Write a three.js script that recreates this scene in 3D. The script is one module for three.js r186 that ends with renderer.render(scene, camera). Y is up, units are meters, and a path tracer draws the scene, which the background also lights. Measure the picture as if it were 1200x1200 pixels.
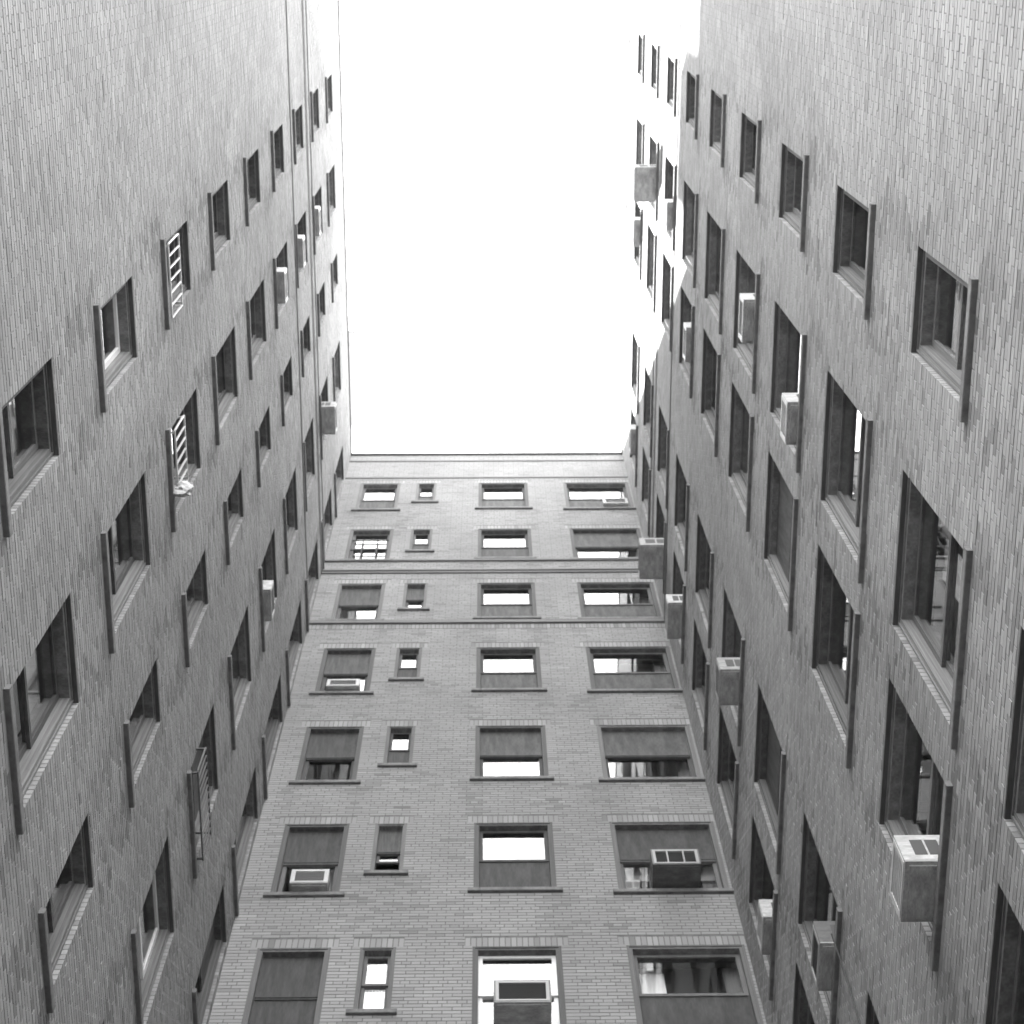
import * as THREE from 'three';
import { mergeGeometries } from 'three/addons/utils/BufferGeometryUtils.js';
import { RoundedBoxGeometry } from 'three/addons/geometries/RoundedBoxGeometry.js';

// ---------------------------------------------------------------- camera, sky, sun, exposure
const scene = new THREE.Scene();
const EYE = 1.6;                                   // eye above the court's pavement
const AL = 3.03, AR = 2.95, D = 11.27;             // side wall faces at x = -AL and x = AR, end wall face at z = -D
const PARA = 39.05 + EYE;                          // top of the parapets
const camera = new THREE.PerspectiveCamera(2 * Math.atan(600 / 2159.57) * 180 / Math.PI, 1, 0.1, 500);
{
  const pitch = 72.122 * Math.PI / 180, roll = -2.504 * Math.PI / 180, head = 2.348 * Math.PI / 180;
  const ch = Math.cos(head), sh = Math.sin(head), cp = Math.cos(pitch), sp = Math.sin(pitch), cr = Math.cos(roll), sr = Math.sin(roll);
  const rot = (a, b, c) => new THREE.Vector3(a * ch - c * sh, b, a * sh + c * ch);   // transpose of the heading turn
  const r0 = rot(1, 0, 0), u0 = rot(0, cp, sp), f0 = rot(0, sp, -cp);
  const right = r0.clone().multiplyScalar(cr).addScaledVector(u0, sr);
  const up = u0.clone().multiplyScalar(cr).addScaledVector(r0, -sr);
  camera.quaternion.setFromRotationMatrix(new THREE.Matrix4().makeBasis(right, up, f0.clone().negate()));
  camera.position.set(0, EYE, 0);
  camera.focus = 9; camera.userData.fStop = 6.3;      // a small camera, focused a little short
  camera.updateMatrixWorld();
}
{ // thin bright haze all over: an even pale sky
  const W = 64, Hh = 32, a = new Float32Array(W * Hh * 4);
  for (let j = 0; j < Hh; j++) for (let i = 0; i < W; i++) {
    const el = Math.sin(Math.abs((j + 0.5) / Hh - 0.5) * Math.PI), L = 0.45 + 0.55 * el;   // hazy: the zenith is about twice as bright as the horizon
    a.set([L, L, L, 1], (j * W + i) * 4);
  }
  const t = new THREE.DataTexture(a, W, Hh, THREE.RGBAFormat, THREE.FloatType);
  t.mapping = THREE.EquirectangularReflectionMapping; t.magFilter = t.minFilter = THREE.LinearFilter; t.needsUpdate = true;
  scene.background = t; scene.environment = t;
}
const sun = new THREE.DirectionalLight(0xffffff, 5);
sun.position.set(-1, 2.13, -1.12).normalize().multiplyScalar(70).add(new THREE.Vector3(0, 25, -5));
sun.target.position.set(0, 25, -5);
sun.castShadow = true; sun.shadow.mapSize.set(4096, 4096);
Object.assign(sun.shadow.camera, { left: -30, right: 30, top: 30, bottom: -30, near: 1, far: 160 });
scene.add(sun, sun.target);
const renderer = new THREE.WebGLRenderer();
renderer.toneMapping = THREE.LinearToneMapping;
renderer.toneMappingExposure = 9.1;
renderer.shadowMap.enabled = true;

// ---------------------------------------------------------------- helpers
function rng(seed) { let s = seed >>> 0; return () => { s = (s + 0x6D2B79F5) >>> 0; let t = s; t = Math.imul(t ^ (t >>> 15), t | 1); t ^= t + Math.imul(t ^ (t >>> 7), t | 61); return ((t ^ (t >>> 14)) >>> 0) / 4294967296; }; }
const hash2 = (x, y, s) => { let h = Math.imul(x | 0, 374761393) ^ Math.imul(y | 0, 668265263) ^ Math.imul(s, 974634777); h = Math.imul(h ^ (h >>> 13), 1274126177); return ((h ^ (h >>> 16)) >>> 0) / 4294967296; };
function vnoise(x, y, s) { const i = Math.floor(x), j = Math.floor(y), f = x - i, g = y - j, a = f * f * (3 - 2 * f), b = g * g * (3 - 2 * g); return (hash2(i, j, s) * (1 - a) + hash2(i + 1, j, s) * a) * (1 - b) + (hash2(i, j + 1, s) * (1 - a) + hash2(i + 1, j + 1, s) * a) * b; }
const taken = {};
const numbered = n => { const k = taken[n] = (taken[n] ?? -1) + 1; return k ? n + '_' + String(k).padStart(3, '0') : n; };
function noiseTex(lo, hi, scale, seed, aniso = 1) {
  const N = 256, a = new Uint8Array(N * N * 4), r = rng(seed);
  for (let j = 0; j < N; j++) for (let i = 0; i < N; i++) {
    const v = 0.5 * vnoise(i / scale, j / scale / aniso, seed) + 0.3 * vnoise(i / scale * 4, j / scale * 4 / aniso, seed + 1) + 0.2 * r();
    const c = 255 * (lo + (hi - lo) * v); a.set([c, c, c, 255], (j * N + i) * 4);
  }
  const t = new THREE.DataTexture(a, N, N); t.wrapS = t.wrapT = THREE.RepeatWrapping; t.magFilter = t.minFilter = THREE.LinearFilter; t.colorSpace = THREE.SRGBColorSpace; t.needsUpdate = true; return t;
}
const grime = noiseTex(0.62, 1, 40, 5, 0.6), fine = noiseTex(0.7, 1, 12, 9), streak = noiseTex(0.6, 1, 14, 3, 6);
const G = (v, rough = 0.85, o = {}) => new THREE.MeshStandardMaterial({ color: new THREE.Color().setRGB(v, v, v), roughness: rough, ...o });
const M = {
  mortar: G(0.2, 0.95, { map: fine }),
  mortarPale: G(0.29, 0.95, { map: fine }),
  brick: G(1, 0.9),
  stone: G(0.25, 0.85, { map: grime }),
  belt: G(0.27, 0.85, { map: grime }),
  lintel: G(0.13, 0.7, { map: grime }),
  coping: G(0.24, 0.8, { map: grime }),
  frame: [G(0.26, 0.95, { map: streak }), G(0.2, 0.95, { map: streak }), G(0.3, 0.95, { map: streak })],
  sash: [G(0.2, 0.95, { map: streak }), G(0.14, 0.95, { map: streak }), G(0.25, 0.95, { map: streak })],
  white: G(0.75, 0.45),
  glass: new THREE.MeshPhysicalMaterial({ color: 0xffffff, roughness: 0.015, transmission: 1, thickness: 0, ior: 1.52 }),
  screen: G(0.17, 0.8, { map: streak, transparent: true, opacity: 0.8 }),
  screenDark: G(0.11, 0.8, { map: streak, transparent: true, opacity: 0.85 }),
  blind: [G(0.45, 0.9), G(0.6, 0.9), G(0.3, 0.9)],
  curtain: G(0.72, 0.95),
  plaster: G(0.35, 0.95),
  roof: G(0.15, 0.95, { map: grime }),
  ac: [G(0.75, 0.5, { map: grime }), G(0.45, 0.5, { map: grime }), G(0.17, 0.55, { map: grime })],
  acPan: G(0.55, 0.6, { map: grime }),
  coil: G(0.07, 0.7), slat: [G(0.3, 0.5), G(0.38, 0.5), G(0.3, 0.5)],
  slatDark: G(0.09, 0.7),
  guardWhite: G(0.5, 0.4), guardDark: G(0.12, 0.5, { metalness: 0.3 }),
  bag: new THREE.MeshPhysicalMaterial({ color: new THREE.Color().setRGB(0.5, 0.5, 0.5), roughness: 0.6, transmission: 0.3, thickness: 0, side: THREE.DoubleSide }),
  cable: G(0.05, 0.6), pipe: G(0.25, 0.5, { metalness: 0.6 }), ground: G(0.14, 0.92, { map: grime }),
};
function mesh(name, geo, mat, parent) { const m = new THREE.Mesh(geo, mat); m.name = name; m.castShadow = m.receiveShadow = true; parent.add(m); return m; }
const box = (x0, x1, y0, y1, z0, z1) => new THREE.BoxGeometry(x1 - x0, y1 - y0, z1 - z0).translate((x0 + x1) / 2, (y0 + y1) / 2, (z0 + z1) / 2);
const boxes = list => mergeGeometries(list.map(b => box(...b)));
const cache = new Map();
const cached = (key, make) => { if (!cache.has(key)) cache.set(key, make()); return cache.get(key); };
function inView(p, pad) { const q = p.clone().project(camera); return Math.abs(q.x) < 1 + pad && Math.abs(q.y) < 1 + pad && q.z < 1; }

// ---------------------------------------------------------------- ground
{
  const g = mesh('court_pavement', new THREE.PlaneGeometry(160, 160).rotateX(-Math.PI / 2), M.ground, scene);
  M.ground.map.repeat.set(1, 1); g.userData = { kind: 'structure', label: 'grey concrete pavement of the court' };
}

// ---------------------------------------------------------------- the three wings
const STOREY = 3.05, headOf = k => 36.96 - STOREY * (k - 1) + EYE;       // k = 1 is the top floor
const CH = STOREY / 46, BL = 0.2133, JOINT = 0.011;                      // brick course, brick module, joint
const BELTS = [                                                          // [bottom, top, how far it stands out against the others]
  [28.86 + EYE, 28.98 + EYE, 1], [31.36 + EYE, 31.44 + EYE, 0.7], [31.44 + EYE, 31.5 + EYE, 1.3], [32.0 + EYE, 32.07 + EYE, 1],
];
const unitBox = new THREE.BoxGeometry(1, 1, 1);
const brickTones = Array.from({ length: 10 }, (_, i) => G(0.15 + 0.022 * i, 0.85));

function windowGeo(w, h, fwd) {                         // opening w wide and h high, u from 0, v from sill top; w axis towards the court
  return cached(`win ${w.toFixed(3)} ${h.toFixed(3)} ${fwd}`, () => {
    const f = w < 0.6 ? 0.05 : 0.065, st = w < 0.6 ? 0.04 : 0.05, mid = h * 0.5;
    const a = f, b = w - f, c = 0.03, d = h - f;
    const bar = (u0, u1, v0, v1, z) => [[u0, u0 + st, v0, v1, z - 0.028, z], [u1 - st, u1, v0, v1, z - 0.028, z], [u0 + st, u1 - st, v0, v0 + st, z - 0.027, z - 0.001], [u0 + st, u1 - st, v1 - st, v1, z - 0.027, z - 0.001]];
    const G9 = {
      frame: boxes([[0, f, 0, h, -0.26, -0.085], [w - f, w, 0, h, -0.26, -0.085], [f, w - f, h - f, h, -0.26, -0.087], [f, w - f, 0, c, -0.26, -0.12],
        [0.012, 0.03, 0, h - 0.012, -0.085, -0.074], [w - 0.03, w - 0.012, 0, h - 0.012, -0.085, -0.074], [0.03, w - 0.03, h - 0.03, h - 0.012, -0.085, -0.075]]),
      upper: boxes(bar(a, b, mid - st * 0.5, d, -0.165)),
      lower: boxes(bar(a, b, c, mid + st * 0.5, -0.194)),
      paneU: box(a + st, b - st, mid + st * 0.5, d - st, -0.181, -0.178),
      paneL: box(a + st, b - st, c + st, mid - st * 0.5, -0.21, -0.207),
      screenL: boxes([[a + 0.02, b - 0.02, c + 0.02, mid - 0.02, -0.185, -0.181], [a, a + 0.022, c, mid, -0.186, -0.176], [b - 0.022, b, c, mid, -0.186, -0.176], [a + 0.022, b - 0.022, c, c + 0.022, -0.186, -0.177], [a + 0.022, b - 0.022, mid - 0.022, mid, -0.186, -0.177]]),
      screenU: boxes([[a + 0.02, b - 0.02, mid + 0.02, d - 0.02, -0.161, -0.158], [a, a + 0.022, mid, d, -0.163, -0.154], [b - 0.022, b, mid, d, -0.163, -0.154], [a + 0.022, b - 0.022, mid, mid + 0.022, -0.163, -0.155], [a + 0.022, b - 0.022, d - 0.022, d, -0.163, -0.155]]),
    };
    for (const k in G9) G9[k].translate(0, 0, fwd);
    G9.sill = sillGeo(w);
    return G9;
  });
}
function sillGeo(w) {                              // stone sill: weathered slope on top, drip edge in front, ends past the opening
  const s = new THREE.Shape([[-0.2, -0.1], [0.035, -0.1], [0.04, -0.095], [0.04, -0.03], [0.036, -0.024], [-0.1, 0.004], [-0.2, 0.004]].map(p => new THREE.Vector2(...p)));
  const g = new THREE.ExtrudeGeometry(s, { depth: w + 0.14, bevelEnabled: false });
  return g.applyMatrix4(new THREE.Matrix4().makeBasis(new THREE.Vector3(0, 0, 1), new THREE.Vector3(0, 1, 0), new THREE.Vector3(-1, 0, 0))).translate(w + 0.07, 0, 0);
}
function curtainGeo(w, h, folds, amp) {
  const g = new THREE.PlaneGeometry(w, h, 40, 1), p = g.attributes.position;
  for (let i = 0; i < p.count; i++) { const t = p.getX(i) / w + 0.5; p.setZ(i, amp * Math.sin(t * folds * 6.283) + amp * 0.5 * Math.sin(t * folds * 2.7 * 6.283 + 1)); }
  g.computeVertexNormals(); return g.translate(w / 2, h / 2, 0);
}
function addWindow(parent, u, head, w, sillBelow, cfg, rand) {
  const top = head, bottom = head - sillBelow + 0.1, h = top - bottom, g = windowGeo(w, h, cfg.fwd ?? 0.02);
  const win = new THREE.Group(); win.name = 'window'; win.position.set(u, bottom, 0); parent.add(win);
  const pick = a => a[Math.floor(rand() * a.length)];
  const fm = cfg.paint === 'all' ? M.white : pick(M.frame), sm = cfg.paint === 'white' ? M.white : pick(M.sash);
  mesh('lintel', cached(`lintel ${w}`, () => box(-0.06, w + 0.06, -0.012, -0.001, -0.3, -0.004)), M.lintel, win).position.y = h;
  mesh('frame', g.frame, fm, win); mesh('sill', g.sill, M.stone, win);
  mesh('upper_sash', g.upper, sm, win); mesh('pane', g.paneU, M.glass, win);
  const lower = mesh('lower_sash', g.lower, sm, win), pl = mesh('pane', g.paneL, M.glass, win);
  if (cfg.open) { lower.position.y = pl.position.y = cfg.open * (h * 0.5 - 0.1); }
  if (cfg.screen?.includes('L')) mesh('insect_screen', g.screenL, cfg.dark ? M.screenDark : M.screen, win);
  if (cfg.screen?.includes('U')) mesh('insect_screen', g.screenU, cfg.dark ? M.screenDark : M.screen, win);
  if (cfg.blind) { const b = cfg.blind * (h - 0.1); mesh('roller_blind', cached(`blind ${w} ${b}`, () => box(0.06, w - 0.06, h - 0.05 - b, h - 0.05, -0.285, -0.282)), pick(M.blind), win); }
  if (cfg.curtain) {
    const [c0, c1] = cfg.curtain;
    const c = mesh('curtain', curtainGeo((c1 - c0) * (w - 0.12), h - 0.12, Math.max(2, Math.round(8 * (c1 - c0))), 0.007), M.curtain, win);
    c.position.set(0.06 + c0 * (w - 0.12), 0.05, -0.33); c.material.side = THREE.DoubleSide;
  }
  if (cfg.muntins) mesh('muntin', boxes([[w / 3 - 0.012, w / 3 + 0.012, 0.12, h * 0.72, -0.15, -0.13], [2 * w / 3 - 0.012, 2 * w / 3 + 0.012, 0.12, h * 0.72, -0.15, -0.13], [0.06, w - 0.06, h * 0.42, h * 0.42 + 0.024, -0.151, -0.131], [0.06, w - 0.06, h * 0.72, h * 0.72 + 0.024, -0.151, -0.131], [0.06, w - 0.06, 0.1, 0.124, -0.151, -0.131]]), M.sash[1], win).position.z = cfg.fwd;
  return win;
}

function wing(name, o) {
  const root = new THREE.Group(); root.name = name; root.position.set(...o.position); root.rotation.y = o.turn; scene.add(root); root.updateMatrixWorld();
  root.userData = { label: o.label, category: 'building' };
  const rand = rng(o.seed);
  const [U0, U1] = o.span, [B0, B1] = o.brickSpan;
  const opens = o.windows.map(w => ({ ...w, v0: w.head - w.sill + 0.1, v1: w.head }));
  // masonry behind the face bricks
  const s = new THREE.Shape([[U0, 0], [U1, 0], [U1, PARA], [U0, PARA]].map(p => new THREE.Vector2(...p))), e = o.soldiers ? 0.0025 : 0.0028;
  for (const q of opens) s.holes.push(new THREE.Path([[q.u - e, q.v0 - 0.1], [q.u - e, q.v1 + e], [q.u + q.w + e, q.v1 + e], [q.u + q.w + e, q.v0 - 0.1]].map(p => new THREE.Vector2(...p))));
  mesh('wall', new THREE.ExtrudeGeometry(s, { depth: 0.3, bevelEnabled: false }).translate(0, 0, -0.3 - e), o.soldiers ? M.mortar : M.mortarPale, root);
  // rest of the shell, so that rooms are closed
  const dep = -7, R = PARA - 0.9;
  mesh('outer_wall', boxes([[U0, U1, 0, PARA, dep - 0.3, dep], [U0, U0 + 0.3, 0, PARA - 0.01, dep, -0.32], [U1 - 0.3, U1, 0, PARA - 0.01, dep, -0.32]]), M.belt, root);
  mesh('roof', box(U0 + 0.3, U1 - 0.3, R - 0.3, R, dep, -0.31), M.roof, root);
  for (let k = 1; k <= 12; k++) mesh('floor_slab', box(U0 + 0.31, U1 - 0.31, headOf(k) - 2.8, headOf(k) - 2.55, dep + 0.01, -0.315), M.plaster, root);
  // stone bands and coping
  for (const [b0, b1, out] of BELTS) mesh('belt_course', box(B0, B1, b0, b1, -0.05, out * o.belt), M.belt, root);
  mesh('coping', boxes([[B0, B1, PARA, PARA + 0.05, -0.36, o.belt + 0.012], [B0, B1, PARA + 0.05, PARA + 0.07, -0.34, o.belt]]), M.coping, root);
  for (const [b0, b1, out] of o.strings ?? []) mesh('string_course', box(B0, B1, b0, b1, -0.05, out), M.belt, root);
  // face bricks
  const holes = opens.map(q => [q.u, q.u + q.w, q.v0 - 0.1, q.v1]);
  for (const q of opens) holes.push([q.u - 0.07, q.u + q.w + 0.07, q.v0 - 0.1, q.v0]);
  const bricks = [];
  const put = (u0, u1, v0, v1, soldier) => bricks.push([u0, u1, v0, v1, soldier]);
  const soldierRun = (u0, u1, v0, v1) => { holes.push([u0, u1, v0, v1]); const n = Math.round((u1 - u0) / CH); for (let i = 0; i < n; i++) put(u0 + (u1 - u0) * i / n + JOINT / 2, u0 + (u1 - u0) * (i + 1) / n - JOINT / 2, v0 + 0.004, v1 - 0.006, true); };
  if (o.soldiers) {
    for (const q of opens) soldierRun(Math.max(B0, q.u - 0.09), Math.min(B1, q.u + q.w + 0.09), q.v1, q.v1 + 3 * CH);
    const b = BELTS[0][0]; soldierRun(B0, B1, b - 3 * CH, b);
  }
  for (const [b0, b1] of BELTS) holes.push([B0 - 1, B1 + 1, b0, b1]);
  const n0 = Math.floor(o.brickFrom / CH), n1 = Math.floor(PARA / CH);
  for (let i = n0; i < n1; i++) {
    const v0 = i * CH + JOINT / 2, v1 = (i + 1) * CH - JOINT / 2, vm = (v0 + v1) / 2;
    let free = [[B0, B1]];
    for (const [a, b, c, d] of holes) if (vm > c && vm < d) free = free.flatMap(([x, y]) => b <= x || a >= y ? [[x, y]] : [[x, a], [b, y]].filter(t => t[1] - t[0] > 0.02));
    const header = o.soldiers ? i % 6 === 0 : i % 2 === 0, L = header ? BL / 2 : BL, off = header ? BL / 4 : o.soldiers ? (i % 2) * BL / 2 : (i % 4 === 1) * BL / 2;
    for (const [x, y] of free) {
      let k = Math.floor((x - off) / L), prev = x;
      for (;;) {
        let next = off + (k + 1) * L + (hash2(i, k, 7) - 0.5) * 0.006;
        if (y - next < 0.05) next = y;
        if (next - prev > 0.05 || next === y) { put(prev + (prev === x ? 0 : JOINT / 2), next - (next === y ? 0 : JOINT / 2), v0, v1, false); prev = next; }
        if (next === y) break;
        k++;
      }
    }
  }
  // tone of a brick: burnt and pale bricks, large patches, soot runs below the sills' ends
  const tone = (u, v) => {
    let t = 0.27 * (1 + o.speckle * (rand() - 0.5)) * (0.88 + 0.24 * vnoise(u * 0.55, v * 0.3, o.seed)) * (0.9 + 0.2 * vnoise(u * 2.3, v * 1.4, o.seed + 3));
    if (rand() < 0.025) t *= 0.8; else if (rand() < 0.04) t *= 1.1;
    for (const q of opens) {
      const below = q.v0 - 0.1 - v;
      if (below < -0.05 || below > 2.2 || u < q.u - 0.3 || u > q.u + q.w + 0.3) continue;
      const du = Math.min(Math.abs(u - q.u + 0.04), Math.abs(u - q.u - q.w - 0.04)), n = vnoise(u * 9, v * 1.5, o.seed + 11);
      const dirt = Math.max(0, 1 - du / 0.28) * Math.max(0, 1 - below / 2.1) * (o.soldiers ? 0.8 : 1.25) + Math.max(0, 1 - below / 0.35) * 0.4;
      if (rand() < dirt * (0.35 + n)) t *= o.soldiers ? 0.76 + 0.18 * rand() : 0.58 + 0.3 * rand();
    }
    return Math.min(0.42, t);
  };
  const list = [], mtx = new THREE.Matrix4(), q4 = new THREE.Quaternion(), eu = new THREE.Euler(), P = new THREE.Vector3();
  for (const [u0, u1, v0, v1, soldier] of bricks) {
    const rough = o.rough, out = (rand() - 0.5) * rough + (rand() < 0.06 ? rough * (rand() - 0.3) : 0), um = (u0 + u1) / 2, vm = (v0 + v1) / 2;
    let t = tone(um, vm); if (soldier) t *= rand() < 0.4 ? 1.08 : 0.95;
    const it = { u0, u1, v0, v1, um, vm, out, t, rx: (rand() - 0.5) * 0.014, ry: (rand() - 0.5) * 0.005 };
    P.set(um, vm, 0).applyMatrix4(root.matrixWorld); it.d = inView(P, -0.01) ? P.distanceTo(camera.position) : 1e9;
    list.push(it);
  }
  list.sort((a, b) => a.d - b.d);
  const place = it => { P.set(it.um, it.vm, -0.05 + it.out); q4.setFromEuler(eu.set(it.rx, it.ry, 0)); return mtx.compose(P, q4, new THREE.Vector3(it.u1 - it.u0, it.v1 - it.v0, 0.1)); };
  for (const it of list.slice(0, 300)) {
    const b = mesh('brick', unitBox, brickTones[Math.max(0, Math.min(9, Math.round((it.t - 0.15) / 0.022)))], root);
    place(it); mtx.decompose(b.position, b.quaternion, b.scale);
  }
  const rest = list.slice(300), inst = new THREE.InstancedMesh(unitBox, M.brick, rest.length), col = new THREE.Color();
  rest.forEach((it, i) => { inst.setMatrixAt(i, place(it)); inst.setColorAt(i, col.setRGB(it.t, it.t, it.t)); });
  inst.name = 'brickwork'; inst.userData.kind = 'stuff'; inst.castShadow = inst.receiveShadow = true; root.add(inst);
  // windows
  for (const w of o.windows) addWindow(root, w.u, w.head, w.w, w.sill, { ...w.cfg, fwd: o.fwd }, rand);
  return root;
}
// window lists. Columns: [near depth, far depth, sill below head]
const LEFT = { A: [2.9, 3.61, 1.61], B: [4.64, 5.51, 1.93], C: [6.41, 7.04, 1.6], D: [8.2, 9.24, 1.9], E: [10.42, 11.18, 2.35] };
const RIGHT = { A: [2.14, 2.89, 1.62], B: [3.74, 4.93, 1.98], C: [5.34, 6.55, 1.95], D: [8.0, 9.2, 1.97], E: [9.6, 10.72, 1.9] };
function sideCfg(rand) {
  const c = {}, r = rand();
  if (r < 0.45) c.screen = 'L'; else if (r < 0.55) c.screen = 'U';
  if (rand() < 0.45) c.blind = 0.3 + 0.6 * rand();
  if (rand() < 0.25) c.curtain = rand() < 0.5 ? [0, 0.3] : [0.65, 1];
  c.dark = rand() < 0.5; return c;
}
function sideWindows(cols, sign, wallX, special, seed) {
  const out = [], rand = rng(seed);
  for (const [c, [n, f, sill]] of Object.entries(cols)) for (let k = 1; k <= 12; k++) {
    const head = headOf(k), cfg = special[c + k] ?? sideCfg(rand);
    const seen = [[n, head], [f, head], [n, head - sill], [f, head - sill]].some(([z, y]) => inView(new THREE.Vector3(wallX, y, -z), 0.12));
    if (seen) out.push({ u: sign > 0 ? n : -f, w: f - n, head, sill, cfg, id: c + k });
  }
  return out;
}
const leftWin = sideWindows(LEFT, 1, -AL, {
  A8: { curtain: [0, 1], paint: 'white' }, A9: { blind: 0.9 }, B8: { curtain: [0.7, 1] }, B9: { blind: 0.8, curtain: [0, 0.4] },
  D8: { paint: 'white' }, B2: {}, B3: {}, B4: {}, D2: {}, D5: {},
}, 21);
const rightWin = sideWindows(RIGHT, -1, AR, {
  A9: { curtain: [0.2, 0.7] }, A8: { blind: 0.95 }, B8: { curtain: [0, 0.3] }, B9: { curtain: [0.3, 0.6] }, C8: { curtain: [0, 0.25] }, C9: {}, D6: {}, D8: {}, E3: {}, E4: {}, E7: {},
}, 22);
const BACK = [[-2.68, 0.84, 1.9], [-1.5, 0.41, 1.38], [-0.21, 1.02, 1.82], [1.56, 1.36, 1.88]];
const backCfg = {
  1: [{ screen: 'L' }, { screen: 'L' }, { screen: 'L' }, { screen: 'L' }],
  2: [{ muntins: true }, { screen: 'L', dark: true }, { screen: 'L', dark: true }, { screen: 'U' }],
  3: [{ screen: 'U', curtain: [0, 0.35] }, { screen: 'U' }, { screen: 'L' }, { screen: 'L' }],
  4: [{ screen: 'U', curtain: [0.7, 1] }, { screen: 'L', dark: true }, { screen: 'L' }, { screen: 'L' }],
  5: [{ screen: 'U', dark: true }, { screen: 'L', dark: true }, { screen: 'U' }, { screen: 'U' }],
  6: [{ screen: 'U', dark: true }, { screen: 'U', open: 0.75 }, { screen: 'L', dark: true }, { screen: 'U', dark: true, blind: 0.6 }],
  7: [{ screen: 'UL', dark: true }, { curtain: [0, 1] }, { paint: 'white' }, { screen: 'L', curtain: [0, 0.3], dark: true }],
  8: [{ screen: 'L' }, {}, { screen: 'L' }, { blind: 0.6 }],
};
const backWin = [];
for (let k = 1; k <= 8; k++) BACK.forEach(([u, w, sill], i) => backWin.push({ u, w, sill, head: headOf(k), cfg: backCfg[k][i], id: i + 1 + '' + k }));

const NEAR = 0.7;                                    // the court is open behind this
wing('brick_building', { position: [-AL, 0, 0], turn: Math.PI / 2, span: [-NEAR, D + 0.31], brickSpan: [-NEAR, D], brickFrom: 7, windows: leftWin, seed: 101, belt: 0.014, fwd: 0.035, speckle: 0.32, rough: 0.0028,
  label: 'long shaded pale brick wing with chimney and barred window guards beside the court' });
wing('brick_building_001', { position: [AR, 0, 0], turn: -Math.PI / 2, span: [-D - 0.31, NEAR], brickSpan: [-D, NEAR], brickFrom: 7, windows: rightWin, seed: 202, belt: 0.014, fwd: 0.035, speckle: 0.32, rough: 0.0028,
  label: 'long pale brick wing whose top floors catch direct sun, many air conditioners' });
wing('brick_building_002', { position: [0, 0, -D], turn: 0, span: [-AL - 0.02, AR + 0.02], brickSpan: [-AL, AR], brickFrom: 12, windows: backWin, seed: 303, belt: 0.035, fwd: 0.08, speckle: 0.12, rough: 0.002, soldiers: true,
  strings: [[37.3 + EYE, 37.36 + EYE, 0.02], [38.56 + EYE, 38.62 + EYE, 0.02]],
  label: 'narrow pale brick end wall closing the court, four window columns' });

const leftB = scene.getObjectByName('brick_building'), rightB = scene.getObjectByName('brick_building_001'), endB = scene.getObjectByName('brick_building_002');
// chimney on the shaded wing's parapet; its shadow notches the sunlight on the wall across
mesh('chimney', boxes([[9.0, 10.9, PARA + 0.075, PARA + 2.35, -0.45, -0.03], [8.99, 10.91, PARA + 2.35, PARA + 2.45, -0.46, -0.02]]), M.belt, leftB);
for (const x of [-2.03, -0.9]) mesh('vent_pipe', new THREE.CylinderGeometry(0.025, 0.025, 1.6, 10).translate(x, PARA + 0.3, -0.55), M.pipe, endB);

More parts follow.
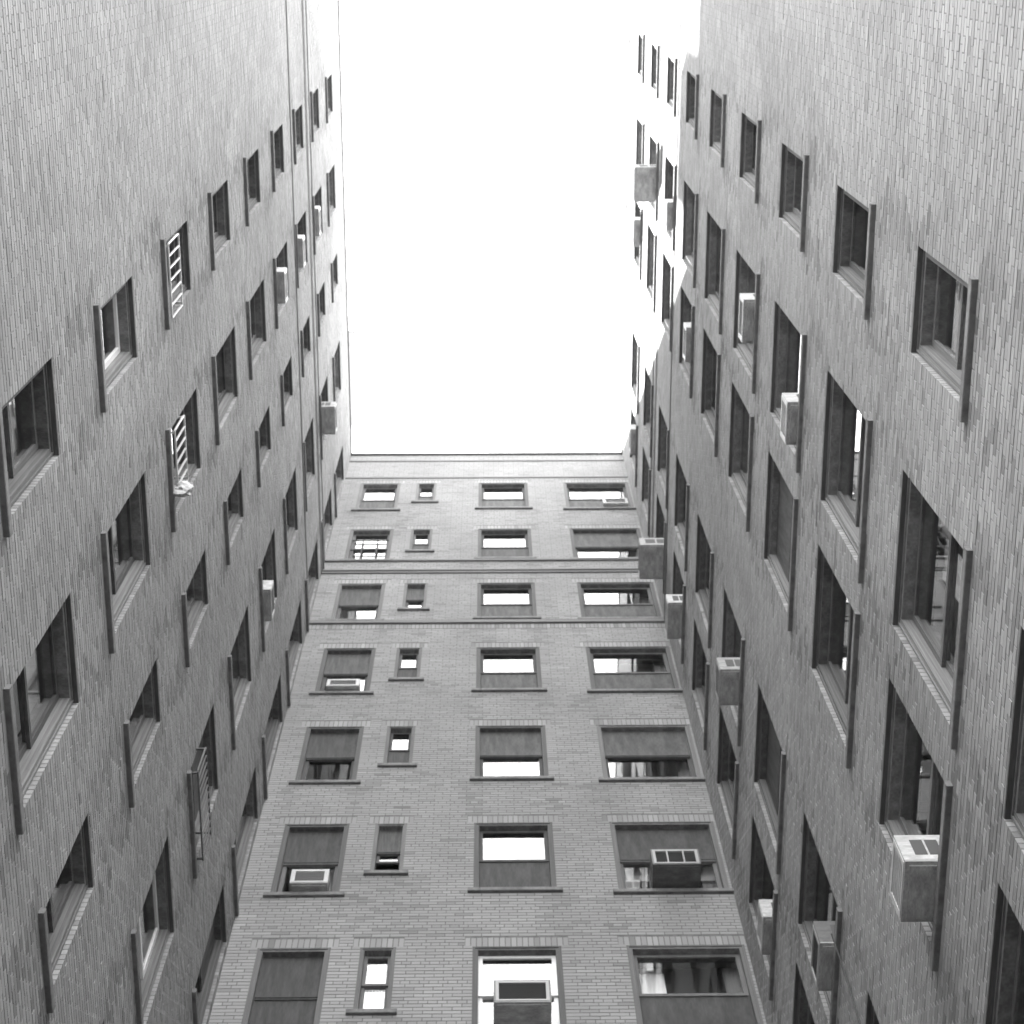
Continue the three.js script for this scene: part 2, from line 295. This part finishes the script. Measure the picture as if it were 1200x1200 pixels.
// ---------------------------------------------------------------- window air conditioners
const ORD = ['', 'top', 'second', 'third', 'fourth', 'fifth', 'sixth', 'seventh', 'eighth', 'ninth'];
function airConditioner(root, u0, u1, v, h, out, tone, style, label, group) {
  const a = new THREE.Group(); a.name = numbered('air_conditioner');
  const w = u1 - u0; a.position.copy(new THREE.Vector3(u0, v, 0).applyMatrix4(root.matrixWorld)); a.rotation.y = root.rotation.y; scene.add(a);
  a.userData = { label, category: 'air conditioner', group };
  const c = M.ac[tone], back = -0.3, t = 0.018;
  // sheet-metal sleeve: top, two sides and pan around a recessed condenser
  mesh('casing', boxes([[0, w, h - t, h, back, out], [0, t, 0.02, h - t, back, out], [w - t, w, 0.02, h - t, back, out]]), c, a);
  mesh('base_pan', mergeGeometries([box(0.001, w - 0.001, 0, 0.02, back, out - 0.002), box(0.03, w - 0.03, -0.012, 0, -0.1, out - 0.03)]), style === 'dark' ? M.ac[2] : M.acPan, a);
  mesh('condenser', box(t + 0.002, w - t - 0.002, 0.022, h - t - 0.002, back + 0.02, out - 0.03), M.coil, a);
  const f = [[t, w - t, h - 0.055, h - t, out - 0.02, out + 0.004], [t, w - t, 0.02, 0.05, out - 0.02, out + 0.004], [t, t + 0.035, 0.05, h - 0.055, out - 0.02, out + 0.004], [w - t - 0.035, w - t, 0.05, h - 0.055, out - 0.02, out + 0.004]];
  if (style === 'three' || style === 'dark') for (const p of [0.333, 0.667]) f.push([w * p - 0.009, w * p + 0.009, 0.05, h - 0.055, out - 0.019, out + 0.003]);
  mesh('front_frame', boxes(f), tone === 2 ? M.slat[0] : c, a);
  const s = []; for (let y = 0.062; y < h - 0.065; y += 0.022) s.push([t + 0.035, w - t - 0.035, y, y + 0.004, out - 0.024, out - 0.006]);
  if (style === 'solid') mesh('front_panel', mergeGeometries([box(t + 0.035, w - t - 0.035, 0.05, h - 0.055, out - 0.02, out - 0.004), ...s.filter((_, i) => i % 2).map(b => box(b[0], b[1], b[2], b[3], out - 0.004, out + 0.001))]), c, a);
  else mesh('grille', boxes(s), tone === 2 ? M.slatDark : M.slat[2], a);
  // louvred vents pressed into both sides
  const d = Math.max(0.05, out - 0.05), lou = [];
  for (const [x0, x1] of [[-0.003, 0.001], [w - 0.001, w + 0.003]]) { const n = out > 0.2 ? 2 : 1; for (let i = 0; i < n; i++) lou.push([x0, x1, h * 0.25, h * 0.8, -0.03 + i * d * 0.52, -0.03 + i * d * 0.52 + d * 0.44]); }
  mesh('side_vent', boxes(lou), M.coil, a);
  // filler panels between unit and sash
  if (style === 'panel') mesh('filler_panel', boxes([[w, w + 0.16, 0.02, h, -0.2, -0.19], [-0.07, 0, 0.02, h, -0.2, -0.19]]), M.white, a);
  return a;
}
const look = ['white', 'beige', 'dark'], sh = { L: 'shaded wing', R: 'sunlit wing' };
const colName = { A: 'fifth', B: 'fourth', C: 'third', D: 'second', E: 'first' };
for (const [side, col, k, z0, z1, out, tone, h = 0.36] of [
  ['R', 'C', 9, 5.87, 6.32, 0.24, 0], ['R', 'B', 6, 3.97, 4.46, 0.15, 0], ['R', 'B', 7, 4.34, 4.76, 0.13, 0], ['R', 'D', 6, 8.34, 8.8, 0.26, 1],
  ['R', 'E', 4, 9.84, 10.43, 0.25, 0], ['R', 'E', 3, 9.96, 10.57, 0.42, 1], ['R', 'D', 8, 8.3, 8.77, 0.15, 2], ['R', 'E', 7, 9.87, 10.32, 0.12, 0],
  ['R', 'C', 4, 5.6, 6.11, 0.1, 0], ['R', 'B', 2, 4.09, 4.69, 0.41, 1], ['R', 'B', 3, 4.25, 4.7, 0.13, 0], ['R', 'C', 1, 5.48, 6.0, 0.16, 0], ['R', 'E', 1, 9.63, 10.15, 0.13, 1],
  ['L', 'D', 2, 8.35, 8.87, 0.27, 1], ['L', 'B', 4, 4.78, 5.24, 0.14, 0], ['L', 'B', 3, 4.81, 5.28, 0.11, 0], ['L', 'B', 2, 4.8, 5.28, 0.1, 0], ['L', 'D', 5, 8.47, 8.92, 0.13, 0],
]) {
  const sill = (side === 'L' ? LEFT : RIGHT)[col][2], v = headOf(k) - sill + 0.1 + 0.02;
  airConditioner(side === 'L' ? leftB : rightB, side === 'L' ? z0 : -z1, side === 'L' ? z1 : -z0, v, h, out, tone, ['RC9', 'RB7', 'RE4', 'RE7', 'RD6', 'LB4', 'LB3', 'LB2'].includes(side + col + k) ? 'solid' : 'plain',
    `${look[tone]} air conditioner, ${k === 1 ? 'top floor' : ORD[k] + ' floor from roof'}, ${sh[side]}, ${colName[col]} window from end wall`, 'air conditioners in the windows');
}
const sillTop = (i, k) => headOf(k) - BACK[i][2] + 0.1 + 0.02;
airConditioner(endB, -2.5, -2.0, sillTop(0, 4), 0.27, 0.1, 0, 'panel', 'white low air conditioner with white filler panel in end wall, fourth floor from roof', 'air conditioners in the windows');
airConditioner(endB, -2.44, -1.98, sillTop(0, 6), 0.34, 0.13, 0, 'panel', 'white framed air conditioner in end wall, sixth floor from roof', 'air conditioners in the windows');
airConditioner(endB, 1.97, 2.56, sillTop(3, 6), 0.38, 0.34, 2, 'dark', 'dark brown air conditioner with three grille bays in end wall', 'air conditioners in the windows');
airConditioner(endB, 0.03, 0.64, sillTop(2, 7), 0.42, 0.36, 2, 'plain', 'large dark air conditioner in white framed end wall window', 'air conditioners in the windows');
airConditioner(endB, 2.3, 2.8, sillTop(3, 1), 0.34, 0.1, 1, 'plain', 'beige air conditioner in wide top floor window of end wall', 'air conditioners in the windows');

// ---------------------------------------------------------------- window guards
function guard(u0, u1, v, h, out, n, mat, label) {
  const g = new THREE.Group(); g.name = numbered('window_guard'); g.position.copy(new THREE.Vector3(u0, v, 0).applyMatrix4(leftB.matrixWorld)); g.rotation.y = leftB.rotation.y; scene.add(g);
  g.userData = { label, category: 'window guard', group: 'window guards' };
  const w = u1 - u0, r = 0.008;
  for (const y of [0.02, h]) mesh('rail', box(0, w, y - r, y + r, out - r, out + r), mat, g);
  for (let i = 0; i <= n; i++) mesh('bar', box(w * i / n - 0.006, w * i / n + 0.006, 0.03, h - 0.01, out - 0.008, out + 0.008), mat, g);
  for (const x of [0.01, w - 0.03]) for (const y of [0.02, h]) mesh('bracket', box(x, x + 0.02, y - 0.008, y + 0.008, -0.1, out - r), mat, g);
}
guard(2.9, 3.6, headOf(7) - 1.46, 0.62, 0.04, 6, M.guardWhite, 'white barred window guard on shaded wing without a bag');
guard(4.63, 5.29, headOf(7) - 1.74, 0.58, 0.05, 6, M.guardWhite, 'white barred window guard with plastic bag tied to it');
guard(8.14, 9.14, headOf(7) - 1.85, 0.58, 0.1, 12, M.guardDark, 'dark barred window guard on shaded wing');
{ // plastic bag hanging from the guard
  const g = new THREE.IcosahedronGeometry(0.1, 5), p = g.attributes.position, v = new THREE.Vector3();
  for (let i = 0; i < p.count; i++) { v.fromBufferAttribute(p, i); const n = vnoise(v.x * 28 + 5, v.y * 18 + v.z * 31, 4) - 0.5, m = vnoise(v.z * 50, v.x * 40 + v.y * 45, 8) - 0.5; v.multiplyScalar(1 + 0.5 * n + 0.3 * m); v.y *= 1.5 - v.y * 2; v.z *= 0.7; p.setXYZ(i, v.x, v.y, v.z); }
  g.computeVertexNormals();
  const b = mesh('plastic_bag', g, M.bag, scene); b.position.copy(new THREE.Vector3(5.2, headOf(7) - 1.76, 0.1).applyMatrix4(leftB.matrixWorld));
  b.userData = { label: 'white crumpled plastic bag tied to window guard', category: 'bag' };
}
// ---------------------------------------------------------------- cables
function cable(root, pts, r, label) {
  const c = new THREE.CatmullRomCurve3(pts.map(p => new THREE.Vector3(...p).applyMatrix4(root.matrixWorld)));
  const m = mesh(numbered('cable'), new THREE.TubeGeometry(c, 40, r, 6), M.cable, scene); m.userData = { label, category: 'cable' };
}
cable(rightB, [[-8.2, headOf(8) - 1.87, 0.06], [-8.32, headOf(8) - 2.3, 0.02], [-8.38, headOf(8) - 2.9, 0.015], [-8.4, headOf(8) - 3.6, 0.015]], 0.008, 'short loose black cable below a dark air conditioner');

renderer.render(scene, camera);
